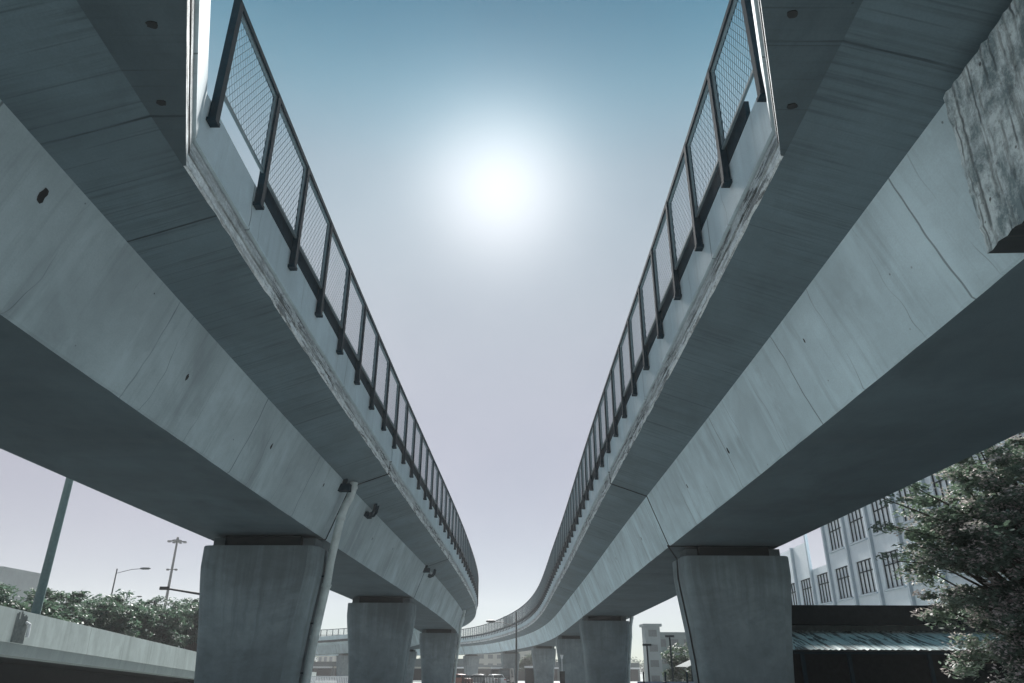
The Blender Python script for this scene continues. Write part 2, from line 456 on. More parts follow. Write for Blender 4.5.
    def ws(z0, z1, o0, o1):
        rows = [[line.at(s, o + o0, z0), line.at(s, o + o1, z1)] for s, o in wall_pts]
        fp.grid(rows, [[((kink - s) * 1.08 + 60, z0), ((kink - s) * 1.08 + 60, z1 + (o1 - o0))] for s, o in wall_pts], M['parapet'])
    ws(top + .002, ZE + 1.08, .05, .055); ws(ZE + 1.08, ZE + 1.09, .055, -.2); ws(ZE + 1.09, top + .002, -.2, -.22)
    fp.build('parapet', M['parapet'], root)
    return root

V_L = viaduct(LL, 'left concrete viaduct, its near deck edge beside a grey drainpipe, curving left far away', [20.75, 37.7, 65.2, 93, 121, 150], -14, 6.76, .415, 0.)
V_R = viaduct(RL, 'right concrete viaduct with a black open joint above its first pier, sweeping leftward', [22.0, 50.3, 76, 104, 134, 163, 192, 221, 250, 280], -14, 6.55, .413, 0.)

# round patched drain holes in the widened soffit, pipe stubs and hooks under the overhang
def patch(line, s, o, z, r, root):
    mb = MB(); c = line.at(s, o, z); pts = []
    for k in range(14):
        a = 2 * math.pi * k / 14; q = r * random.uniform(.8, 1.1)
        pts.append(c + Vector((q * math.cos(a), q * .8 * math.sin(a), 0)))
    lo = [p - Vector((0, 0, .012)) for p in pts]
    mb.face(lo[::-1], None, M['joint'])
    for k in range(14): mb.face([pts[k], pts[(k + 1) % 14], lo[(k + 1) % 14], lo[k]], None, M['joint'])
    mb.build('drain_patch', M['joint'], root)
for s, o in ((5.75, 1.80), (4.77, 2.15)): patch(LL, s, o, ZE + .003, .055, V_L)
for s, o in ((4.62, 2.17), (5.76, 1.78)): patch(RL, s, o, ZE + .003, .055, V_R)
def web_o(z): return OW * (z - ZB) / (ZW - ZB)
def tie_hole(line, s, z, r, root):
    mb = MB(); c = line.at(s, web_o(z) + .003, z); a = line.at(s + 1, web_o(z) + .003, z) - c; a.normalize()
    up = line.at(s, web_o(z + .5) + .003, z + .5) - c; up.normalize(); pts = []
    for k in range(12):
        t = 2 * math.pi * k / 12; q = r * random.uniform(.7, 1.15); pts.append(c + a * q * math.cos(t) * .75 + up * q * math.sin(t) * 1.25)
    mb.face(pts, None, M['black']); mb.build('tie_hole', M['black'], root)
for s, z, r in ((6.35, 4.62, .075), (10.55, 4.25, .05), (14.6, 4.35, .06), (18.6, 4.5, .05), (25.5, 4.3, .05), (29, 4.5, .04)): tie_hole(LL, s, z, r, V_L)
for s, z, r in ((14.4, 4.2, .07), (9.7, 4.5, .03), (17.9, 4.3, .05), (25, 4.2, .05), (31, 4.4, .05)): tie_hole(RL, s, z, r, V_R)
def hook(line, s, root):
    mb = MB()
    for ds in (0, .34):
        mb.tube([line.at(s + ds, .78, 5.12), line.at(s + ds, .74, 4.86), line.at(s + ds, .66, 4.74), line.at(s + ds, web_o(4.70) - .02, 4.70)], .05, 8)
    mb.box(line.at(s + .17, web_o(4.72) + .05, 4.72), (.14, .55, .14), -line.ang(s))
    mb.build('pipe_bracket', M['steel'], root, smooth=False)
for s in (23.4, 39.2, 66.8): hook(LL, s, V_L)
def box_hanger(line, s, root):
    mb = MB()
    mb.box(line.at(s, web_o(4.75) + .12, 4.75), (.34, .22, .2), -line.ang(s))
    mb.bar(line.at(s, .55, 4.75), line.at(s, .60, 5.02), .10)
    mb.build('outlet_box', M['steel'], root)
for s in (19.95, 37.35): box_hanger(LL, s, V_L)

# ------------------------------------------------------------------ piers
def rrect(hw, hd, r, n=5, notch=.0):
    pts = []
    for cx, cy, a0 in ((hw - r, -hd + r, -90), (hw - r, hd - r, 0), (-hw + r, hd - r, 90), (-hw + r, -hd + r, 180)):
        for k in range(n + 1):
            a = math.radians(a0 + 90 * k / n); pts.append((cx + r * math.cos(a), cy + r * math.sin(a)))
        if a0 == -90 and notch:                     # drain chase in the side towards the gap
            pts += [(hw, -.10), (hw - notch, -.09), (hw - notch, .09), (hw, .10)]
        if a0 == 90 and notch:
            pts += [(-hw, .10), (-hw + notch, .09), (-hw + notch, -.09), (-hw, -.10)]
    return pts
def ground_z(y): return -.0135 * min(max(y - 12, 0), 190)
piers = {}
def pier(line, s, label, oc=-1.5, hw=1.55, group=None, smin=0):
    a = line.ang(s); top = line.at(s, oc, ZB - .33); gz = ground_z(top.y)
    root = thing('bridge_pier', label, 'pier', (top.x, top.y, gz), group)
    H = top.z - gz
    prof = [(0, 1.), (.03, 1.012), (.55, 1.012), (.9, .985), (1.4, .94), (2., .885), (2.8, .83), (3.6, .79), (4.4, .765), (max(H, 4.6) + .5, .74)]
    mb = MB(); rows = []; uvr = []
    R = Matrix.Rotation(-a, 3, 'Z')
    for d, k in prof:
        w = hw * k; dep = .85 * (.9 + .1 * k)
        P = rrect(w, dep, .26, 6, .05)
        rows.append([top + R @ Vector((x, y, -d)) for x, y in P + P[:1]])
        L = 0; u = []; P0 = rrect(hw, .85, .26, 6, .05)
        for i, (x, y) in enumerate(P0 + P0[:1]):
            if i: L += math.hypot(x - q[0], y - q[1])
            q = (x, y); u.append((L + s * 3.1 + line.side * 5, -d + 20))
        uvr.append(u)
    mb.grid(rows, uvr, M['pier'])
    mb.face(rows[0][:-1], [(p.x, p.y) for p in rows[0][:-1]], M['pier'])
    mb.build('pier_column', M['pier'], root)
    b = MB(); b.box(top + Vector((0, 0, .135)), (2.05, 1.25, .27), -a); b.build('bearing_plinth', M['shade_conc'], root)
    for k in (-1, 1):
        b = MB(); b.box(top + R @ Vector((k * 1.22, -.1, .12)), (.34, .8, .235), -a); b.build('bearing', M['bearing'], root)
    piers[(line.side, round(s))] = (top, a)
    return root
L_P = [(20.55, 'large grey pier with the drainpipe at its right, under the left viaduct'),
       (37.4, 'streaked pier second along the left viaduct, just behind the drainpipe one'),
       (65.1, 'narrow pale pier with stained top, third along the left viaduct')]
for s, l in L_P: pier(LL, s, l, -1.48 if s < 60 else -1.35)
for s in (92.9, 120.9, 149.9): pier(LL, s, 'pier of the left viaduct standing farther back than its third pier', group='farther left viaduct piers')
R_P = [(22.45, 'largest right hand pier, streaked front and thin cable down its inner side', -1.87),
       (50.4, 'dark flared pier with a downpipe on its right side, second along the right viaduct', -1.35),
       (75.6, 'pale pier with a thin wire across it, beside the traffic signal', -1.4),
       (104, 'broad distant pier right of the street lamp pole', -1.5), (134, 'distant pier directly behind the dark street lamp pole', -1.5),
       (163, 'small distant pier left of the street lamp, above the dark fence', -1.5)]
for s, l, oc in R_P: pier(RL, s, l, oc)
for s in (192, 221, 250, 280): pier(RL, s, 'small far pier of the curving viaduct seen through the left row of piers', group='far piers behind the left viaduct')

# ------------------------------------------------------------------ mesh fences on the parapets
def fence(line, s0, sp, label, duct0):
    root = thing('mesh_fence', label, 'fence', line.at(s0, OT, ZPB))
    PH0, PH1 = ZE + 1.32, ZT - .09
    post = MB(); post.box((0, 0, (ZT - ZPB) / 2), (.095, .11, ZT - ZPB)); post.box((0, 0, .02), (.12, .14, .05))
    pm = None
    W = sp - .115; H = PH1 - PH0
    mp = MB()
    for z in (0, H): mp.box((0, 0, z), (.035, W, .04))
    for y in (-W / 2 + .02, W / 2 - .02): mp.box((0, y, H / 2), (.03, .035, H - .045))
    dw, dh = .105, .165; t = .0049
    sl = dh / dw
    for sg in (1, -1):
        c = -W * sl - H
        k = -int((W * sl + H) / dh) - 1
        while k * dh < W * sl + H:
            c = k * dh + (.0 if sg > 0 else .0)
            # line z = sg*sl*(y+W/2) + c   clipped to the panel
            ys = []
            y0, y1 = 0., W
            f = lambda y: sg * sl * y + c
            lo = sorted(((0 - c) / (sg * sl), (H - c) / (sg * sl)))
            y0 = max(y0, lo[0]); y1 = min(y1, lo[1])
            if y1 - y0 > .02:
                mp.bar((0.006 * sg, y0 - W / 2, f(y0)), (0.006 * sg, y1 - W / 2, f(y1)), t, t)
            k += 1
    n = int((line.send - 2 - s0) / sp)
    pmesh = post.build('post', M['steel']); qmesh = mp.build('mesh_panel', M['wire'])
    qmesh.data.materials.clear(); qmesh.data.materials.append(M['wire'])
    pm, qm = pmesh.data, qmesh.data
    bpy.data.objects.remove(pmesh); bpy.data.objects.remove(qmesh)
    pm.materials.clear(); pm.materials.append(M['steel'])
    def inst(name, me, loc, rz, mlist):
        o = bpy.data.objects.new(name, me); COL.objects.link(o)
        o.location = loc; o.rotation_euler = (0, 0, rz)
        o.parent = root; o.matrix_parent_inverse = Matrix.Translation(-root.location)
    rest_p, rest_m = [], []
    for i in range(n + 1):
        s = s0 + i * sp; P = line.at(s, OT, ZPB)
        if i < 98: inst('post', pm, P, -line.ang(s), None)
        else: rest_p.append((P, -line.ang(s)))
        if i < n:
            a, b = line.at(s, OT, PH0), line.at(s + sp, OT, PH0)
            c = (a + b) / 2; rz = math.atan2(-(b.x - a.x), b.y - a.y)
            if i < 98: inst('mesh_panel', qm, c, rz, None)
            else: rest_m.append((c, rz))
    for lst, me, nm, mat in ((rest_p, pm, 'post', M['steel']), (rest_m, qm, 'mesh_panel', M['wire'])):
        if not lst: continue
        V = np.empty(len(me.vertices) * 3); me.vertices.foreach_get('co', V); V = V.reshape(-1, 3)
        F = [tuple(p.vertices) for p in me.polygons]
        vv = []; ff = []
        for P, rz in lst:
            c, s_ = math.cos(rz), math.sin(rz); b = len(vv)
            vv += [(x * c - y * s_ + P.x, x * s_ + y * c + P.y, z + P.z) for x, y, z in V]
            ff += [tuple(k + b for k in f) for f in F]
        m2 = bpy.data.meshes.new(nm); m2.from_pydata(vv, [], ff); m2.materials.append(mat)
        o = bpy.data.objects.new(nm, m2); COL.objects.link(o); attach(o, root); o['kind'] = 'stuff'
    tr = MB(); s1 = s0 + n * sp
    loft(tr, line, [(OT - .045, ZT - .08), (OT + .045, ZT - .08), (OT + .045, ZT + .004), (OT - .045, ZT + .004)], s0 - .05, s1 + .05, M['steel'], closed=True, step=sp, caps=M['steel'])
    tr.build('top_rail', M['steel'], root)
    bb = MB()
    loft(bb, line, [(OT - .12, ZE + 1.095), (OT - .054, ZE + 1.095), (OT - .054, ZE + 1.40), (OT - .12, ZE + 1.40)], duct0, s1, M['steel'], closed=True, step=sp, caps=M['steel'])
    bb.build('bottom_rail', M['steel'], root)
    return root
fence(LL, 6.93, 1.72, 'dark steel mesh fence standing on the left viaduct parapet', 8.95)
fence(RL, 6.46, 1.64, 'dark steel mesh fence standing on the right viaduct parapet', 7.2)

# ------------------------------------------------------------------ rough block, pipes, cable
def block():
    line = RL
    def P(o, s, z): return line.at(s, o, z)
    nz, ny = 26, 90
    mb = MB(); rows = []; uvr = []
    zb, zt = 3.49, 4.75
    for i in range(nz + 1):
        k = i / nz; z = zb + (zt - zb) * k; o = .35 + .42 * k; s_end = 5.62 - .60 * k
        r = []; u = []
        for j in range(ny + 1):
            s = s_end - j * .06
            ed = min(i, nz - i, j + .0) ; jag = random.uniform(-1, 1)
            amp = .010 if ed < 2 else .006
            r.append(P(o + jag * amp, s + (random.uniform(-.012, .012) if j == 0 else 0), z + (random.uniform(-.014, .014) if i in (0, nz) else 0)))
            u.append((j * .06, z + .25 * k))
        rows.append(r); uvr.append(u)
    root = thing('concrete_block', 'rough broken concrete block jutting from the right viaduct web at upper right', 'concrete block', P(.3, 4, 3.5))
    mb.grid([r[::-1] for r in rows], [u[::-1] for u in uvr], M['block'])
    # underside, top and end back to the web
    for row, zo in ((rows[0], 0), (rows[-1], 1)):
        o2 = .012 if zo == 0 else .42
        zz = zb if zo == 0 else zt
        for j in range(ny):
            a, b = row[j], row[j + 1]; sa = -(5.62 - .60 * zo - j * .06); sb = sa + .06
            mb.face([a, b, P(o2, -sb, zz), P(o2, -sa, zz)], None, M['shade_conc'] if zo == 0 else M['block'])
    for i in range(nz):
        a, b = rows[i][0], rows[i + 1][0]
        za = zb + (zt - zb) * i / nz; zb2 = zb + (zt - zb) * (i + 1) / nz
        mb.face([b, a, P(web_o(max(za, 3.5)) - .02, 5.62 - .6 * i / nz, za), P(web_o(max(zb2, 3.5)) - .02, 5.62 - .6 * (i + 1) / nz, zb2)], None, M['block'])
    mb.build('block_body', M['block'], root)
block()

def drainpipe(line, s, ps, oc, hw, label, inner=True, r=.112):
    top, a = piers[(line.side, round(ps))]
    sgn = 1 if inner else -1
    def side(d):
        prof = [(0, 1.012), (.55, 1.012), (.9, .985), (1.4, .94), (2., .885), (2.8, .83), (3.6, .79), (4.4, .765), (6, .75)]
        for (d0, k0), (d1, k1) in zip(prof[:-1], prof[1:]):
            if d <= d1: return hw * (k0 + (k1 - k0) * (d - d0) / (d1 - d0))
        return hw * .75
    def P(d, out, ds=0.):                            # point beside the pier, d below its top
        o = oc + sgn * (side(max(d, 0)) + out)
        p = line.at(ps + ds, o, 0); return Vector((p.x, p.y, top.z - d))
    gz = ground_z(top.y)
    root = thing('drainpipe', label, 'drainpipe', (P(0, .15).x, P(0, .15).y, gz))
    mb = MB()
    if inner:
        up = [line.at(s, .74, 5.0), line.at(s, .72, 4.78), line.at(s, .66, 4.55), line.at(s, .55, 4.32), line.at(s, .47, 4.05), line.at(s - .05, .42, 3.6)]
    else:
        up = [line.at(s, 2 * OC + .12, 3.52), line.at(s, 2 * OC + .14, 3.4), line.at(s, 2 * OC + .16, 3.3)]
    dn = [P(d, .16) for d in (.3, .9, 1.5, 2.2, 3., 3.8, top.z - gz - .02)]
    mb.tube(up + dn, r, 12); mb.build('pipe', M['pipe'], root, smooth=True)
    full = up + dn
    cols = [(up[0] + (up[1] - up[0]) * .5, up[0] + (up[1] - up[0]) * .8)]
    for i in (len(up) - 2, len(up) + 1, len(up) + 3):
        p, q = full[i], full[i + 1]; cols.append((p, p + (q - p).normalized() * .09))
    for p, q in cols:
        cl = MB(); cl.tube([p, q], r * 1.18, 12); cl.build('collar', M['pipe'], root)
    for d in (.7, 1.9, 3.1):
        br = MB(); br.box(P(d, .07), (.24, .05, .04), -a); br.build('pipe_clip', M['steel'], root)
drainpipe(LL, 20.35, 20.55, -1.48, 1.55, 'grey drainpipe elbowing down beside the large near left pier')
drainpipe(LL, 64.9, 65.1, -1.35, 1.55, 'thin far drainpipe down the right edge of the third left pier')
drainpipe(RL, 50.2, 50.4, -1.35, 1.55, 'dark downpipe on the outer side of the second right pier', inner=False)
def cable():
    top, a = piers[(-1, 22)]
    root = thing('cable', 'thin dark cable running down the inner side of the largest right pier', 'cable', (top.x - 1.2, top.y, 0))
    mb = MB(); pts = [RL.at(22.0, .03, 3.5)]
    for d, k in ((.02, 1.0), (.55, 1.015), (.9, .988), (1.4, .943), (2., .888), (2.8, .833), (3.6, .793), (4.6, .765)):
        p = RL.at(22.35, -1.87 + 1.55 * k + .02, 0); pts.append(Vector((p.x, p.y, top.z - d)))
    mb.tube(pts, .022, 6); mb.build('cable_run', M['black'], root)
cable()

# ------------------------------------------------------------------ ground
def ground():
    mb = MB()
    ys = [-1500, -300, -60, -10, 0, 12, 30, 60, 90, 120, 150, 180, 202, 260, 400, 700, 1500]
    xs = [-1500, -400, -120, -40, 0, 40, 120, 400, 1500]
    rows = [[(x, y, ground_z(y)) for x in xs] for y in ys]
    mb.grid(rows, rows and [[(x, y) for x in xs] for y in ys], M['ground'])
    o = mb.build('ground', M['ground']); tag(o, kind='structure')
    def sheet(name, x0, x1, z, mat, y0=-40, y1=200):
        m = MB(); ys2 = [y0, 0, 12, 40, 80, 120, 160, y1]
        m.grid([[(x0, y, ground_z(y) + z), (x1, y, ground_z(y) + z)] for y in ys2], [[(x0, y), (x1, y)] for y in ys2], mat)
        return tag(m.build(name, mat), kind='structure')
    sheet('road', -3.2, 3.2, .006, M['pale_road'])
    sheet('road', -15.5, -9.5, .006, M['pale_road'])
    sheet('road', 9.8, 17.5, .006, M['pale_road'])
    for x0, x1 in ((-9.2, -3.5), (3.5, 9.5)):
        m = MB(); ys2 = [-40, 0, 12, 40, 80, 120, 160, 200]
        for (xa, za), (xb, zb) in (((x0, 0), (x0, .12)), ((x0, .12), (x1, .12)), ((x1, .12), (x1, 0))):
            m.grid([[(xa, y, ground_z(y) + za), (xb, y, ground_z(y) + zb)] for y in ys2], [[(xa + za, y), (xb + zb, y)] for y in ys2], M['paving'])
        tag(m.build('pavement', M['paving']), kind='structure')
    m = MB()
    for y in range(-20, 190, 6):
        m.face([(-.06, y, ground_z(y) + .011), (.06, y, ground_z(y) + .011), (.06, y + 2.5, ground_z(y + 2.5) + .011), (-.06, y + 2.5, ground_z(y + 2.5) + .011)], None, M['white_paint'])
    tag(m.build('road_marking', M['white_paint']), kind='structure')
ground()

# ------------------------------------------------------------------ ramp on the left
def ramp():
    Y = [4, 12, 24.4, 35, 46.7, 60, 80, 100]
    top = lambda y: 1.62 - .052 * (y - 24.4) + (.0004 * max(y - 46.7, 0) ** 2) + ZC
    xx = lambda y: -16.3 - .094 * (y - 24.4) - .0004 * max(y - 46.7, 0) ** 2
    root = thing('access_ramp', 'pale concrete ramp parapet at lower left with a dark stain, dark void below', 'ramp', (xx(30), 30, ground_z(30)))
    def strip(name, pts, mat):
        m = MB(); t = 0
        for (a, za), (b, zb) in zip(pts[:-1], pts[1:]):
            d = math.hypot(b - a, zb - za)
            m.grid([[(xx(y) + a, y, top(y) + za), (xx(y) + b, y, top(y) + zb)] for y in Y], [[(y, t), (y, t + d)] for y in Y], mat); t += d
        return m.build(name, mat, root)
    strip('parapet', [(-.28, -.9), (-.26, 0), (0, 0), (.02, -1.02)], M['ramp_wall'])
    strip('edge_beam', [(.0, -1.02), (-.04, -1.38), (-.35, -1.42)], M['ramp_edge'])
    strip('ramp_deck', [(-.35, -1.42), (-9.2, -1.42), (-9.2, -.9), (-.28, -.9)], M['shade_conc'])
    strip('parapet', [(-9.2, -.9), (-9.2, 0), (-8.94, 0), (-8.92, -.9)], M['ramp_wall'])
    m = MB()
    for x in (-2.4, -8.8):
        m.grid([[(xx(y) + x, y, top(y) - 1.42), (xx(y) + x, y, ground_z(y) - .3)] for y in Y], [[(y, 0), (y, 3)] for y in Y], M['shade_conc'])
    m.build('retaining_wall', M['shade_conc'], root)
    # spout and the stain under it
    y = 26.2; s = MB(); s.tube([(xx(y) - .1, y, top(y) - .28), (xx(y) + .16, y, top(y) - .40), (xx(y) + .18, y, top(y) - .8)], .055, 8)
    s.build('spout', M['white_paint'], root)
    st = MB()
    for k in range(9):
        yy = 25.5 + k * .09; h = random.uniform(.5, 1.0); z1 = top(yy) - random.uniform(.02, .3)
        st.face([(xx(yy) + .024, yy, z1), (xx(yy) + .024, yy + .085, z1), (xx(yy) + .034, yy + .085, top(yy) - 1.0), (xx(yy) + .034, yy, top(yy) - 1.0)], None, M['stain'])
    st.build('stain', M['stain'], root)
ramp()

# ------------------------------------------------------------------ vegetation
def leaves(mb, centre, rad, n, size, mat, droop=.2, flat=.6, shell=.5):
    c = np.array(centre); rad = np.array(rad)
    d = RNG.normal(size=(n, 3)); d /= np.linalg.norm(d, axis=1)[:, None]
    r = RNG.uniform(shell, 1, size=n) ** .7
    P = c + d * r[:, None] * rad
    for p in P:
        a = RNG.uniform(0, 6.283); tl = RNG.normal(0, flat)
        u = Vector((math.cos(a), math.sin(a), RNG.normal(-droop, .35))).normalized()
        w = u.cross(Vector((math.sin(tl), .2, math.cos(tl)))).normalized()
        s = size * RNG.uniform(.6, 1.35)
        q = Vector(p)
        i = len(mb.v)
        mb.v += [tuple(q - u * s * .5), tuple(q + w * s * .24), tuple(q + u * s * .5), tuple(q - w * s * .24)]
        mb.f.append((i, i + 1, i + 2, i + 3)); mb.mi.append(mb._m(mat)); mb.uv += [(0, 0), (1, 0), (1, 1), (0, 1)]

def tree(name, label, cat, base, h, crown, clumps, per, leaf, mat, blossom=0., group=None, trunk_r=.12, csize=.5, branch=True, lean=(0, 0), boughs=(), skirt=None):
    root = thing(name, label, cat, base, group)
    b = Vector(base); tr = MB(); cr = MB(); bl = MB()
    c0 = Vector(crown[0]); cr_r = crown[1]
    th = c0.z - b.z
    fork = b + Vector((lean[0] * .4, lean[1] * .4, th * .45))
    tr.tube([b - Vector((0, 0, .2)), b + (fork - b) * .5 + Vector((.05, .03, 0)), fork], [trunk_r * 1.3, trunk_r, trunk_r * .85], 8)
    for k in range(clumps):
        d = Vector(RNG.normal(size=3)); d.normalize()
        if d.z < -.55: d.z *= -.5
        rr = RNG.uniform(.35, 1.) ** .6
        p = c0 + Vector((d.x * cr_r[0], d.y * cr_r[1], d.z * cr_r[2])) * rr
        if branch and k % 3 == 0:
            mid = fork.lerp(p, .5) + Vector((RNG.normal(0, .1), RNG.normal(0, .1), .15 * cr_r[2] * RNG.uniform(-.3, .6)))
            tr.tube([fork, mid, p], [trunk_r * .5, trunk_r * .28, trunk_r * .07], 5)
        cs = csize * RNG.uniform(.6, 1.4)
        leaves(cr, p, (cs, cs, cs * .45), per, leaf, mat, .25, .5, .15)
        if blossom and RNG.uniform() < blossom:
            leaves(bl, p + Vector((d.x * .25, d.y * .25, .12 * csize)), (cs * .8, cs * .8, cs * .4), int(per * .5), leaf * .62, M['blossom'], 0, .9, .3)
    if skirt:                                       # low hanging clumps that hide the trunk
        sc, sr, sn = skirt
        for k in range(sn):
            d = Vector(RNG.normal(size=3)); d.normalize(); rr = RNG.uniform(.3, 1.) ** .5
            p = Vector(sc) + Vector((d.x * sr[0], d.y * sr[1], d.z * sr[2])) * rr; cs = csize * RNG.uniform(.6, 1.4)
            leaves(cr, p, (cs, cs, cs * .5), per, leaf, mat, .25, .5, .15)
            if RNG.uniform() < blossom: leaves(bl, p + Vector((d.x * .2, -.15, .1)), (cs * .8, cs * .8, cs * .4), int(per * .5), leaf * .62, M['blossom'], 0, .9, .3)
    for q in boughs:                                # long flat boughs reaching out of the crown
        q = Vector(q); s0 = c0.lerp(q, .45); tr.tube([fork, s0, q], [trunk_r * .4, trunk_r * .22, trunk_r * .06], 5)
        for k in range(9):
            p = s0.lerp(q, k / 8.) + Vector((RNG.normal(0, .12), RNG.normal(0, .25), RNG.normal(0, .07)))
            leaves(cr, p, (.42, .5, .13), int(per * .55), leaf, mat, .1, .35, .1)
    tr.build('trunk', M['bark'], root)
    cr.build('crown', mat, root)
    if blossom: bl.build('blossom', M['blossom'], root)
    return root
tree('flowering_tree', 'large dark leafy tree with pale pink blossom at lower right', 'tree', (14.2, 18.8, 0), 7.4,
     ((14.1, 18.4, 3.6), (4.1, 2.6, 4.1)), 760, 120, .145, M['leaf'], .9, None, .17, .44, boughs=((9.0, 17.9, 5.45), (9.3, 18.3, 4.8), (9.5, 18.6, 3.95), (9.9, 18.4, 4.3), (9.7, 18.0, 5.9), (10.4, 17.6, 2.9), (11.0, 17.4, 1.7), (11.9, 17.2, 1.2), (12.4, 16.9, 2.0), (12.9, 17.0, .9), (13.6, 16.8, 1.5), (14.4, 16.9, .8), (15.0, 17.1, 1.9), (11.4, 17.0, .7)), skirt=((13.7, 17.3, 1.35), (3.1, 1.2, 1.35), 170))
# left row of small trees beyond the ramp
spots = [(-28.6, 40.5, 4.0), (-27.5, 44, 3.6), (-28.4, 47.5, 4.4), (-27.3, 51, 3.9), (-28.2, 54.5, 4.5), (-27.2, 58.5, 4.1), (-28.3, 62, 4.8), (-27.0, 66, 4.6), (-28.4, 70, 5.2), (-27.2, 75, 4.4)]
for i, (x, y, zt) in enumerate(spots):
    g = ground_z(y); zt += ZC + RNG.uniform(-.4, .4)
    tree('roadside_tree', 'bushy dark green tree in the row behind the pale ramp parapet', 'tree', (x, y, g), zt - g,
         ((x, y, zt - 2.3), (2.7, 2.4, 2.3)), 150, 100, .27, M['leaf2'], 0, 'trees behind the ramp', .11, .66)
for (x, y, zt, lab) in ((22.5, 82, 3.7, 'dark distant tree between two right piers, beside the grey tower'), (17.4, 72, 2.3, 'low dark bush left of the canopy between the right piers'),
                        (4.2, 170, 1.6, 'small dark tree seen between two far piers')):
    g = ground_z(y); r = 3.0 if y < 100 else 2.2
    tree('distant_tree', lab, 'tree', (x, y, g), 5, ((x, y, zt + ZC - r), (r * 1.3, r, r)), 130, 70, .34, M['leaf3'], 0, None, .12, .8)

# ------------------------------------------------------------------ building on the right
def building():
    X = 20.; root = thing('office_building', 'pale blue-white building with gridded dark windows behind the right viaduct', 'building', (X, 44, ground_z(44)))
    dy = 3.42; fh = 2.85
    y0, nb = 40.5 - 6 * 3.42, 11                       # bays along +Y
    z_s = [3.58 - .75 + ZC + fh * k for k in (-1, 0, 1, 2, 3)]   # floor lines
    ww, wh, sill = 2.15, 1.8, .75
    mb = MB(); y_end = y0 + nb * dy
    def wall(ya, yb, za, zb):
        if yb - ya < 1e-4 or zb - za < 1e-4: return
        mb.face([(X, yb, za), (X, ya, za), (X, ya, zb), (X, yb, zb)], [(-yb, za), (-ya, za), (-ya, zb), (-yb, zb)], M['wall'])
    gz = -1.2
    openings = []
    for f in range(len(z_s)):
        zf = z_s[f]; zt = zf + fh
        for b in range(nb):
            ya = y0 + b * dy; yb = ya + dy; yc = (ya + yb) / 2
            if f >= 2 and b >= 8:                     # open terrace bay, the sky shows through
                if f == 2: wall(ya, yb, zf, zf + (.12 if b == 8 else 2.0))
                continue
            wa, wb = yc - ww / 2, yc + ww / 2; za, zb = zf + sill, zf + sill + wh
            wall(ya, wa, zf, zt); wall(wb, yb, zf, zt); wall(wa, wb, zf, za); wall(wa, wb, zb, zt)
            r = .16
            for q in ([(X, wa, za), (X, wb, za), (X + r, wb, za), (X + r, wa, za)], [(X, wb, zb), (X, wa, zb), (X + r, wa, zb), (X + r, wb, zb)],
                      [(X, wa, zb), (X, wa, za), (X + r, wa, za), (X + r, wa, zb)], [(X, wb, za), (X, wb, zb), (X + r, wb, zb), (X + r, wb, za)]):
                mb.face(q, None, M['wall'])
            openings.append((wa, wb, za, zb))
    wall(y0, y_end, gz, z_s[0])
    zt = z_s[-1] + fh
    mb.face([(X, y0, gz), (X + 14, y0, gz), (X + 14, y0, zt), (X, y0, zt)], None, M['wall'])
    ye2 = y0 + 8 * dy
    mb.face([(X + 14, y_end, gz), (X, y_end, gz), (X, y_end, z_s[2]), (X + 14, y_end, z_s[2])], None, M['wall'])
    mb.face([(X + 14, ye2, z_s[2]), (X, ye2, z_s[2]), (X, ye2, zt), (X + 14, ye2, zt)], None, M['wall'])
    mb.face([(X, ye2, z_s[2] + .12), (X, y_end, z_s[2] + .12), (X + 14, y_end, z_s[2] + .12), (X + 14, ye2, z_s[2] + .12)], None, M['wall'])
    mb.face([(X, y0, zt), (X + 14, y0, zt), (X + 14, ye2, zt), (X, ye2, zt)], None, M['wall'])
    mb.build('wall', M['wall'], root)
    for b in range(nb + 1):
        p = MB(); y = y0 + b * dy
        z1 = zt + .4 if b < 10 else z_s[2] + 2.05
        p.box((X - .08, y, (gz + z1) / 2), (.18, .22, z1 - gz)); p.build('pilaster', M['pilaster'], root)
    for (wa, wb, za, zb) in openings:
        fr = MB(); xx = X + .10; t = .045
        for y in [wa + t / 2, wb - t / 2] + [wa + (wb - wa) * k / 4 for k in (1, 2, 3)]:
            fr.box((xx, y, (za + zb) / 2), (.06, t, zb - za - .01))
        for z in (za + t / 2 + .004, zb - t / 2 - .004, za + (zb - za) * .66): fr.box((xx - .004, (wa + wb) / 2, z), (.06, wb - wa - .01, t))
        fo = fr.build('window', M['frame'], root)
        g = MB(); g.face([(X + .135, wb, za), (X + .135, wa, za), (X + .135, wa, zb), (X + .135, wb, zb)], None, M['glass']); g.build('pane', M['glass'], fo)
        sl = MB(); sl.box((X - .06, (wa + wb) / 2, za - .05), (.14, wb - wa + .25, .09)); sl.build('sill', M['pilaster'], fo)
    root.rotation_euler = (0, 0, math.radians(-3))
building()

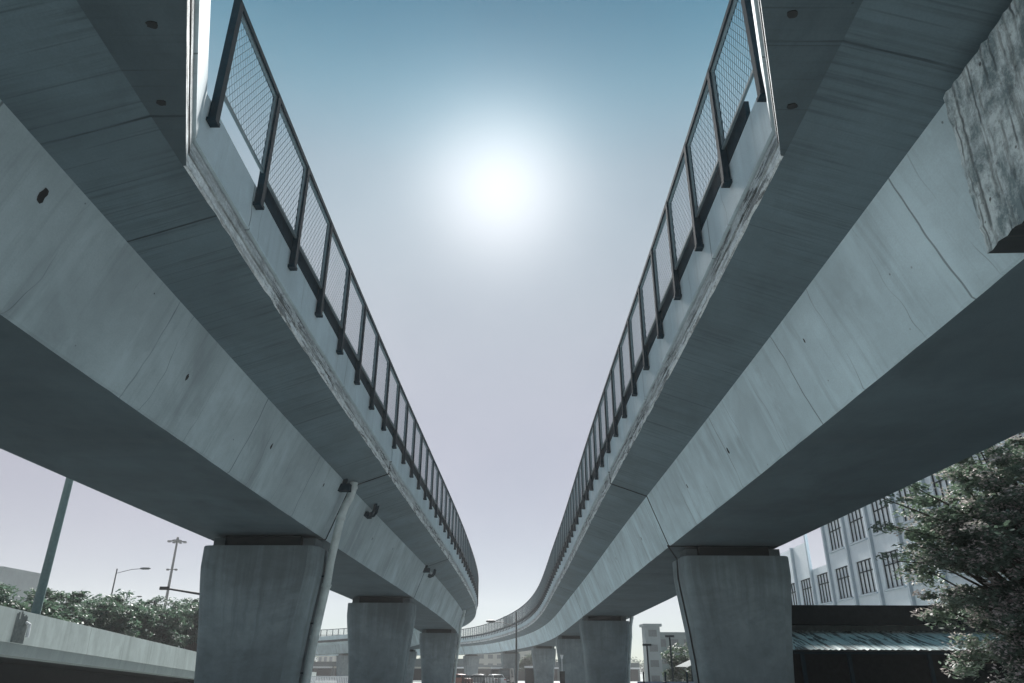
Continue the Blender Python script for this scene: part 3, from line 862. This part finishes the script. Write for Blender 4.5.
def shed():
    yF = 26.5; root = thing('shed', 'dark low shed with a flat top and a peeling sheet lean-to roof under the trees', 'shed', (13.5, yF + 2, 0))
    x0, x1 = 8.85, 18.2
    zt = 1.85 * 1.0 + ZC; z1 = 1.22 + ZC; z2 = 1.0 + ZC
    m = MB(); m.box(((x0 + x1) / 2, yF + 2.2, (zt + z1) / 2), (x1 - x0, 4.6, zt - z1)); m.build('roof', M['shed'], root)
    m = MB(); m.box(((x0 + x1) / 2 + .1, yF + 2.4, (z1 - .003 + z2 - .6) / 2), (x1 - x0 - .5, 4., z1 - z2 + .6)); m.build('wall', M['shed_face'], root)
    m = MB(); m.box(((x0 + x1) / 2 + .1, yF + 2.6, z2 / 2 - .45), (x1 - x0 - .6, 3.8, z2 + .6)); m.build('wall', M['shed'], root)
    # lean-to, corrugated
    ya, yb = yF + .38, yF - 2.2; za, zb = 1.03 + ZC, .40 + ZC
    rows = [[], []]; uv = [[], []]; n = 110
    for k in range(n + 1):
        x = x0 - .15 + (x1 - x0 + .3) * k / n; w = .013 * math.cos(k * math.pi)
        xa = x
        rows[0].append((xa + (.7 if k < 4 else 0), ya, za + w)); rows[1].append((x, yb, zb + w + random.uniform(-.012, .012)))
        uv[0].append((x, 0)); uv[1].append((x, 2.6))
    m = MB(); m.grid(rows, uv, M['roof']); m.build('lean_to_roof', M['roof'], root)
    m = MB()
    for x in (x0 + .25, x0 + 1.7, x0 + 4.2, x1 - .5): m.box((x, yb + .2, (zb - .06) / 2), (.1, .1, zb - .06))
    m.build('post', M['steel'], root)
    m = MB(); m.box(((x0 + x1) / 2, yb + .2, zb - .09), (x1 - x0, .08, .07)); m.build('beam', M['steel'], root)
    m = MB()
    m.box(((x0 + x1) / 2 + .2, yb + .75, .9), (x1 - x0 - .6, .06, 1.8)); m.build('boarding', M['shed'], root)
shed()

# ------------------------------------------------------------------ street furniture
def pole_at(px, py, d):                               # helper used once to read positions off a plan sketch
    f, t = 719.54, .41978
    x = (px - 512) / f; y = -(py - 341.5) / f
    return Vector((x * d, d * (math.cos(t) - y * math.sin(t)), d * (math.sin(t) + y * math.cos(t)) + ZC))
def lamp_post():
    x, y = -19.8, 32.; root = thing('tall_pole', 'thick green-grey pole rising behind the ramp parapet at far left', 'pole', (x, y, 1.4))
    m = MB(); m.tube([(x, y, 1.3), (x, y, 6), (x, y, 11.4)], [.19, .175, .15], 14); m.build('shaft', M['pole'], root, smooth=True)
    m = MB(); m.tube([(x, y, 11.4), (x, y, 11.5)], .2, 12); m.build('cap', M['pole'], root)
lamp_post()
def street_lamp(label, foot, ztop, arm, mat, r=.08, side=1, zarm=None, group=None):
    x, y = foot; g = ground_z(y); root = thing('street_lamp', label, 'street lamp', (x, y, g), group)
    m = MB(); m.tube([(x, y, g), (x, y, (g + ztop) / 2), (x, y, ztop)], [r * 1.2, r, r * .75], 10); m.build('pole', mat, root, smooth=True)
    za = zarm if zarm is not None else ztop
    m = MB(); m.tube([(x, y, za - .5), (x + side * arm * .45, y, za - .08), (x + side * arm * .75, y, za)], r * .35, 8); m.build('arm', mat, root)
    m = MB(); c = Vector((x + side * arm * .87, y, za + .02))
    m.tube([c - Vector((side * arm * .16, 0, 0)), c - Vector((side * arm * .08, 0, 0)), c + Vector((side * arm * .1, 0, 0)), c + Vector((side * arm * .16, 0, 0))], [.07, .13, .12, .05], 8); m.build('lamp_head', mat, root)
street_lamp('dark street lamp with one arm to the left, in the gap between the viaducts', (.5, 72), 4.35 + ZC, 2.75, M['darkpole'], .085, -1, 3.5 + ZC)
p = pole_at(118, 570, 80); street_lamp('slim street lamp with arm to the right, above the trees beside the thick pole', (p.x, p.y), p.z, 3.6, M['darkpole'], .09, 1)
p = pole_at(128, 598, 120); street_lamp('farthest small street lamp just above the tree row', (p.x, p.y), p.z, 2.4, M['darkpole'], .09, 1)
def high_mast():
    d = 150; t = pole_at(178, 542, d); x, y = t.x, t.y; g = ground_z(y)
    root = thing('high_mast', 'tall lighting mast with a crown of lamps left of the near left pier', 'light mast', (x, y, g))
    m = MB(); m.tube([(x, y, g), (x, y, t.z * .6), (x, y, t.z)], [.36, .27, .2], 10); m.build('mast', M['darkpole'], root, smooth=True)
    m = MB(); m.tube([(x, y, t.z - .35), (x, y, t.z - .1), (x, y, t.z + .15)], [.5, .9, .9], 12)
    for k in range(8):
        a = k * math.pi / 4; u = Vector((math.cos(a), math.sin(a), 0))
        c = Vector((x, y, t.z - .1)); m.bar(c + u * .8, c + u * 1.5, .12); m.box(c + u * 1.65 - Vector((0, 0, .1)), (.5, .5, .22), a)
    m.tube([(x, y, t.z + .15), (x, y, t.z + .75)], [.35, .2], 8)
    m.build('lamp_crown', M['darkpole'], root)
    z2 = pole_at(173, 572, d).z; m = MB(); m.box((x, y, z2), (2.0, .25, .14)); m.box((x - .85, y, z2 - .05), (.4, .5, .35)); m.box((x + .85, y, z2 - .05), (.4, .5, .35)); m.build('cross_arm', M['darkpole'], root)
high_mast()
def gantry():
    a = pole_at(163, 589, 47); b = pole_at(216, 597.5, 49); g = ground_z(b.y)
    root = thing('signal_gantry', 'dark horizontal gantry arm reaching left from behind the near left pier', 'gantry', (b.x, b.y, g))
    m = MB(); m.tube([(b.x, b.y, g), (b.x, b.y, b.z + .2)], [.14, .11], 10); m.build('post', M['darkpole'], root)
    m = MB(); m.tube([b, b.lerp(a, .5), a], [.085, .07, .055], 8); m.box(a + Vector((.15, 0, -.03)), (.55, .2, .2)); m.build('arm', M['black'], root)
gantry()
def signal():
    x, y = 4.05, 62.5; g = ground_z(y); root = thing('traffic_signal', 'small dark traffic signal on a thin post before a pale pier', 'traffic signal', (x, y, g))
    zt = -.62 + ZC
    m = MB(); m.tube([(x, y, g), (x, y, zt)], .04, 8); m.build('post', M['darkpole'], root)
    m = MB(); m.box((x, y - .1, zt - .42), (.40, .2, .86))
    for k in range(3): m.box((x, y - .25, zt - .15 - k * .27), (.26, .12, .03))
    m.build('housing', M['black'], root)
    m = MB(); m.tube([(x, y, zt), (x, y, zt + .9)], .03, 6); m.tube([(x, y, zt + .9), (x, y, zt + 1.2)], [.06, .13], 8); m.build('lamp_head', M['white_paint'], root)
signal()
def low_fence(label, pts, h, sp, mat, bw=.045):
    a, b = Vector(pts[0]), Vector(pts[1]); L = (b - a).length; u = (b - a) / L
    P = lambda t: (a + u * t)
    root = thing('railing', label, 'railing', (a.x, a.y, ground_z(a.y)))
    r = MB()
    for z in (.12, h - .05):
        p0, p1 = P(0), P(L); r.bar((p0.x, p0.y, ground_z(p0.y) + z), (p1.x, p1.y, ground_z(p1.y) + z), .06)
    r.build('rail', mat, root)
    t = 0; k = 0; bars = MB()
    while t <= L:
        p = P(t); g = ground_z(p.y)
        bars.box((p.x, p.y, g + h / 2), (bw, bw, h - .02)); t += sp
    o = bars.build('bars', mat, root); o['kind'] = 'stuff'
low_fence('pale barred roadside railing seen beside the near left pier', ((-16.5, 59, 0), (-9.5, 52, 0)), 1.3, .21, M['white_paint'], .07)
low_fence('dark barred railing below the far piers in the middle gap', ((-4.2, 69, 0), (-.9, 69, 0)), 1.35, .13, M['darkpole'], .085)

# ------------------------------------------------------------------ cars
def car(label, loc, rz, paint, kind='car', L=4.3, Wd=1.75, H=1.45):
    root = thing('parked_car' if kind == 'car' else 'minibus', label, kind, loc)
    R = Matrix.Rotation(rz, 3, 'Z'); O = Vector(loc)
    T = lambda x, y, z: O + R @ Vector((x, y, z))
    m = MB()
    if kind == 'car':
        prof = [(-.5, .28), (-.5, .62), (-.47, .86), (-.36, .92), (-.25, 1.38), (-.1, H), (.12, H - .02), (.26, .98), (.44, .84), (.5, .62), (.5, .28)]
    else:
        prof = [(-.5, .3), (-.5, 1.0), (-.49, H * .9), (-.45, H), (.3, H), (.38, H * .93), (.46, 1.15), (.5, .95), (.5, .3)]
    sec = []
    for x, z in prof:
        w = Wd / 2 * (1 if z < 1.0 else 1 - .14 * (z - 1.0) / max(H - 1, .1))
        sec.append((x * L, z, w))
    n = len(sec)
    for i in range(n):
        x1, z1, w1 = sec[i]; x2, z2, w2 = sec[(i + 1) % n]
        m.face([T(-w1, x1, z1), T(w1, x1, z1), T(w2, x2, z2), T(-w2, x2, z2)], None, paint)
    m.face([T(-w, x, z) for x, z, w in sec], None, paint); m.face([T(w, x, z) for x, z, w in sec][::-1], None, paint)
    m.build('body', paint, root)
    for i in range(n - 1):
        x1, z1, w1 = sec[i]; x2, z2, w2 = sec[i + 1]
        if min(z1, z2) >= .83 and abs(z2 - z1) > .3:
            lo, hi = (.12, .92); f = lambda t: (x1 + (x2 - x1) * t, z1 + (z2 - z1) * t, (w1 + (w2 - w1) * t) * .88)
            a, b = f(lo), f(hi); e = .012 * (-1 if x1 < 0 else 1)
            g = MB(); g.face([T(-a[2], a[0] + e, a[1] + .01), T(a[2], a[0] + e, a[1] + .01), T(b[2], b[0] + e, b[1] + .01), T(-b[2], b[0] + e, b[1] + .01)], None, M['carglass']); g.build('windscreen', M['carglass'], root)
    for sgn in (-1, 1):
        g = MB(); xw = sgn * Wd / 2 * .945
        g.face([T(xw + sgn * .07, -.28 * L, 1.0), T(xw + sgn * .07, .2 * L, 1.0), T(xw - sgn * .03, .08 * L, H - .12), T(xw - sgn * .03, -.2 * L, H - .12)], None, M['carglass']); g.build('side_window', M['carglass'], root)
        for yy in (-.31, .31):
            w = MB(); c = (sgn * (Wd / 2 - .1), yy * L, .31); w.tube([T(c[0] - .1, c[1], c[2]), T(c[0] + .1, c[1], c[2])], .31, 14); w.build('wheel', M['black'], root)
        g = MB(); g.box(T(sgn * Wd * .38, -.5 * L - .01, .74), (.3, .04, .14), rz); g.build('tail_light', M['lens_r'], root)
        g = MB(); g.box(T(sgn * Wd * .36, .5 * L + .0, .62), (.32, .04, .14), rz); g.build('headlight', M['white_paint'], root)
def gp(x, y): return (x, y, ground_z(y) + .012)
car('black minibus parked below the white awning between far piers', gp(-.75, 128), 3.0, M['car_black'], 'minibus', 5, 1.95, 2.3)
car('white car parked left of the black minibus', gp(-2.3, 118), .4, M['car_white'])
car('small red car behind the dark railing in the middle gap', gp(-7.6, 112), 1.2, M['car_red'])
car('grey car parked under the far curve, above the dark railing', gp(-5.3, 124), 1.4, M['car_grey'])

# ------------------------------------------------------------------ far buildings, stalls, hill
def block_building(name, label, c, d, mat, storeys=3, bays=4, cat='building', rz=0., cap=False, wmat=None):
    x, y = c; g = ground_z(y) - .3; root = thing(name, label, cat, (x, y, g))
    R = Matrix.Rotation(rz, 3, 'Z')
    m = MB(); m.box((x, y, g + d[2] / 2), d, rz); m.build('wall', mat, root)
    if cap:
        m = MB(); m.box((x, y, g + d[2] + .2), (d[0] * 1.25, d[1] * 1.25, .4), rz); m.build('roof', mat, root)
    else:
        m = MB(); m.box((x, y, g + d[2] + .25), (d[0] * 1.01, d[1] * 1.01, .5), rz); m.build('parapet', mat, root)
    fh = d[2] / storeys; bw = d[0] / bays
    for s in range(storeys):
        for b in range(bays):
            q = Vector((x, y, 0)) + R @ Vector((-d[0] / 2 + (b + .5) * bw, -d[1] / 2 - .02, 0)); q.z = g + (s + .55) * fh
            w = MB(); w.box(q, (bw * .55, .08, fh * .45), rz); w.build('window', wmat or M['farwin'], root)
block_building('tower', 'grey stair tower with a flat overhanging cap, seen between the two right piers', (22.0, 122), (2.3, 3, 8.6), M['grey_b'], 4, 1, 'tower', 0, True)
block_building('apartment_block', 'low greenish block right of the grey stair tower', (28.5, 130), (10, 8, 7.6), M['green_b'], 3, 5)
block_building('apartment_block', 'pale hazy block above the trees at the left edge', (-113, 156), (24, 14, 20.5), M['grey_b'], 6, 8)
block_building('apartment_block', 'beige banded block seen low between the far piers', (-2, 235), (16, 10, 9.5), M['beige_b'], 4, 6)
block_building('apartment_block', 'small pale rooftop block rising above the far railing', (-1.2, 330), (4, 8, 22), M['grey_b'], 6, 2)
for k, (x, h, l) in enumerate(((-70, 7, 'small pale house below the hill, left of another house'), (-62, 6, 'small pale house below the hill, right of its neighbour'))):
    block_building('house', l, (x, 300), (6, 6, h), M['beige_b'], 2, 3, 'house')
def stall(label, x0, x1, y, zt):
    g = ground_z(y); root = thing('market_stall', label, 'stall', ((x0 + x1) / 2, y, g))
    m = MB(); m.box(((x0 + x1) / 2, y + 1.5, zt + .12), (x1 - x0, 4, .3)); m.build('awning', M['white_paint'], root)
    m = MB(); m.box(((x0 + x1) / 2, y + 2.6, (g + zt) / 2), (x1 - x0 - .2, 1.6, zt - g - .06)); m.build('back_wall', M['shed'], root)
    m = MB()
    for x in (x0 + .1, x1 - .1): m.box((x, y - .3, (g + zt) / 2), (.1, .1, zt - g - .06))
    m.build('post', M['steel'], root)
stall('flat white awning left of the street lamp, over the minibus', -3.4, .4, 134, -.95 + ZC)
stall('thicker white roofed stall right of the street lamp', 2.2, 5.2, 126, -.75 + ZC)
def shop_row():
    y = 196; x = -64; k = 0
    while x < 30:
        w_ = random.choice((7, 9, 11)); h = random.uniform(3.6, 5.2); g = ground_z(y)
        root = thing('shop', 'low dark shop front in the far row below the curving viaduct', 'shop', (x + w_ / 2, y, g), 'far row of low shops')
        m = MB(); m.box((x + w_ / 2, y + 3, g + h / 2 - .2), (w_ - .1, 6, h + .2)); m.build('wall', M['shed_face'], root)
        m = MB(); m.box((x + w_ / 2, y - .05, g + 1.3), (w_ - 1, .2, 2.6)); m.build('opening', M['shed'], root)
        m = MB(); m.box((x + w_ / 2, y - .4, g + 2.9), (w_ - .4, 1.2, .35)); m.build('awning', M['white_paint'] if k % 2 else M['beige_b'], root)
        x += w_; k += 1
shop_row()
def canopy():
    y = 48; x0, x1 = 10.4, 14.5; root = thing('canopy', 'dark pitched canopy just left of the largest right pier', 'canopy', (12, y, ground_z(y)))
    z0, z1 = -.2 + ZC, .62 + ZC
    m = MB()
    m.grid([[(x0, y - 1.5, z0), (x0 + 2, y - 1.5, z1), (x1, y - 1.5, z1)], [(x0, y + 2, z0), (x0 + 2, y + 2, z1), (x1, y + 2, z1)]], [[(0, 0), (2, 0), (4, 0)], [(0, 3), (2, 3), (4, 3)]], M['shed_face'])
    m.build('roof', M['shed_face'], root)
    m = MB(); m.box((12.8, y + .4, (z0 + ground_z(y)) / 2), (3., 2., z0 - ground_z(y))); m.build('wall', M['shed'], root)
    m = MB(); m.box((x0 + .3, y - 1.3, (z0 + ground_z(y)) / 2), (.09, .09, z0 - ground_z(y) + .1)); m.build('post', M['steel'], root)
canopy()
def hoarding():
    y = 44; root = thing('hoarding', 'low blue sheet hoarding between the two right piers', 'hoarding', (9.8, y, ground_z(y)))
    g = ground_z(y); m = MB(); m.box((9.6, y, g + .55), (5.2, .06, 1.1)); m.build('panel', M['blue'], root)
    for x in (7.35, 8.55, 9.75, 10.95):
        p = MB(); p.box((x, y - .09, g + .8), (.08, .1, 1.6)); p.build('post', M['steel'], root)
hoarding()
def post_lamp(label, x, y, h):
    g = ground_z(y); root = thing('post', label, 'post', (x, y, g))
    m = MB(); m.tube([(x, y, g), (x, y, g + h)], .05, 8); m.build('shaft', M['darkpole'], root)
    m = MB(); m.box((x, y, g + h + .06), (.5, .2, .12)); m.build('head', M['darkpole'], root)
post_lamp('thin lamp post left of the blue hoarding, before the grey tower', 8.1, 46.5, 3.0)
post_lamp('taller thin lamp post before the dark distant tree', 9.6, 47, 3.5)
def hill():
    mb = MB(); rows = []; uv = []
    for i in range(40):
        r = []; u = []
        for j in range(20):
            x = -420 + 360 * i / 39; y = 430 + 260 * j / 19
            e = math.sin(math.pi * min(max(i / 39, 0), 1)) ** .8 * math.sin(math.pi * j / 19)
            z = -4 + 31 * e * (1 + .12 * math.sin(i * .9 + j) + .06 * math.sin(i * 2.3))
            r.append((x, y, z)); u.append((x, y))
        rows.append(r); uv.append(u)
    mb.grid(rows, uv, M['hill']); tag(mb.build('hill', M['hill'], smooth=True), kind='structure')
hill()
def woods():
    mb = MB()
    for k in range(190):
        x = RNG.uniform(-130, 130); y = RNG.uniform(340, 380); h = RNG.uniform(4, 9) * (1 if x < -50 else .75)
        leaves(mb, (x, y, ground_z(300) + h * .6), (4, 4, h * .6), 60, 1.6, M['leaf3'], 0, .6, .3)
    o = mb.build('woodland', M['leaf3']); tag(o, 'belt of hazy trees far behind the viaducts, below the hill', 'trees', kind='stuff')
woods()

# ------------------------------------------------------------------ air
HAZE = True
if HAZE:
    mb = MB(); mb.box((-50, 330, 25), (1100, 900, 62))
    n = N('haze air')
    pv = n.n('VolumePrincipled'); pv.inputs['Color'].default_value = (.84, .86, .88, 1); pv.inputs['Density'].default_value = .0008
    pv.inputs['Anisotropy'].default_value = .2
    n.t.links.new(pv.outputs[0], n.out.inputs['Volume'])
    o = mb.build('haze', n.m); tag(o, kind='stuff')

# ------------------------------------------------------------------ sky, sun, camera
SUN = Vector((-.017, .825, .606)).normalized()
w = bpy.data.worlds.new('World'); scn.world = w; w.use_nodes = True
nt = w.node_tree; nt.nodes.clear()
def wn(t, **k):
    o = nt.nodes.new('ShaderNode' + t)
    for a, b in k.items(): setattr(o, a, b)
    return o
lk = nt.links.new
out = wn('OutputWorld')
sky = wn('TexSky', sky_type='NISHITA', sun_disc=False, sun_elevation=math.asin(SUN.z), sun_rotation=math.atan2(SUN.x, SUN.y), air_density=.6, dust_density=.0, ozone_density=2.)
b1 = wn('Background'); b1.inputs[1].default_value = .05; tint = wn('Mix', data_type='RGBA', blend_type='MULTIPLY'); tint.inputs[0].default_value = 1; tint.inputs[7].default_value = (.40, .525, .46, 1); lk(sky.outputs[0], tint.inputs[6]); lk(tint.outputs[2], b1.inputs[0])
tc = wn('TexCoord'); sp = wn('SeparateXYZ'); lk(tc.outputs['Generated'], sp.inputs[0])
rp = wn('ValToRGB'); lk(sp.outputs[2], rp.inputs[0])
cr = rp.color_ramp; cr.interpolation = 'B_SPLINE'
els = [(0., (.095, .02, .01)), (.12, (.125, .06, .045)), (.28, (.165, .125, .12)), (.45, (.165, .16, .15)), (.60, (.125, .15, .155)), (.68, (.05, .115, .135)), (.76, (.0, .04, .065)), (.86, (.0, .05, .06)), (1., (.0, .045, .05))]
while len(cr.elements) < len(els): cr.elements.new(.5)
for e, (p, c) in zip(cr.elements, els): e.position = p; e.color = (*c, 1)
dt = wn('VectorMath', operation='DOT_PRODUCT'); lk(tc.outputs['Generated'], dt.inputs[0]); dt.inputs[1].default_value = SUN
def pw(p, k):
    a = wn('Math', operation='MAXIMUM'); lk(dt.outputs['Value'], a.inputs[0]); a.inputs[1].default_value = 0
    b = wn('Math', operation='POWER'); lk(a.outputs[0], b.inputs[0]); b.inputs[1].default_value = p
    c = wn('Math', operation='MULTIPLY'); lk(b.outputs[0], c.inputs[0]); c.inputs[1].default_value = k
    return c.outputs[0]
ad = wn('Math', operation='ADD'); lk(pw(230, .25), ad.inputs[0]); lk(pw(45, .06), ad.inputs[1])
ns = wn('TexNoise'); ns.inputs['Scale'].default_value = 2.2; ns.inputs['Detail'].default_value = 4; lk(tc.outputs['Generated'], ns.inputs['Vector'])
mr = wn('MapRange'); lk(ns.outputs[0], mr.inputs[0]); mr.inputs[1].default_value = .3; mr.inputs[2].default_value = .7; mr.inputs[3].default_value = .86; mr.inputs[4].default_value = 1.14
mc = wn('VectorMath', operation='SCALE'); lk(rp.outputs[0], mc.inputs[0]); lk(mr.outputs[0], mc.inputs['Scale'])
gl = wn('VectorMath', operation='SCALE'); gl.inputs[0].default_value = (1., .95, .94); lk(ad.outputs[0], gl.inputs['Scale'])
sm = wn('VectorMath', operation='ADD'); lk(mc.outputs[0], sm.inputs[0]); lk(gl.outputs[0], sm.inputs[1])
b2 = wn('Background'); lk(sm.outputs[0], b2.inputs[0]); b2.inputs[1].default_value = 1.
ash = wn('AddShader'); lk(b1.outputs[0], ash.inputs[0]); lk(b2.outputs[0], ash.inputs[1]); lk(ash.outputs[0], out.inputs[0])

sun = bpy.data.lights.new('Sun', 'SUN'); sun.energy = 5.0; sun.angle = math.radians(11); sun.color = (1., .97, .93)
so = bpy.data.objects.new('Sun', sun); COL.objects.link(so); so.rotation_euler = (-SUN).to_track_quat('-Z', 'Y').to_euler()

cam = bpy.data.cameras.new('Camera'); cam.sensor_width = 36; cam.lens = 719.54 / 1024 * 36; cam.clip_end = 4000; cam.clip_start = .05
co = bpy.data.objects.new('Camera', cam); COL.objects.link(co); co.location = (0, 0, ZC)
co.rotation_euler = (math.pi / 2 + .41978, 0, 0)
co.rotation_euler = (Matrix.Rotation(math.pi / 2 + .41978, 3, 'X') @ Matrix.Rotation(.0035, 3, 'Z')).to_euler()
scn.camera = co
vs = scn.view_settings; vs.view_transform = 'Standard'; vs.look = 'None'; vs.exposure = 1.08; vs.gamma = 1; vs.use_curve_mapping = False
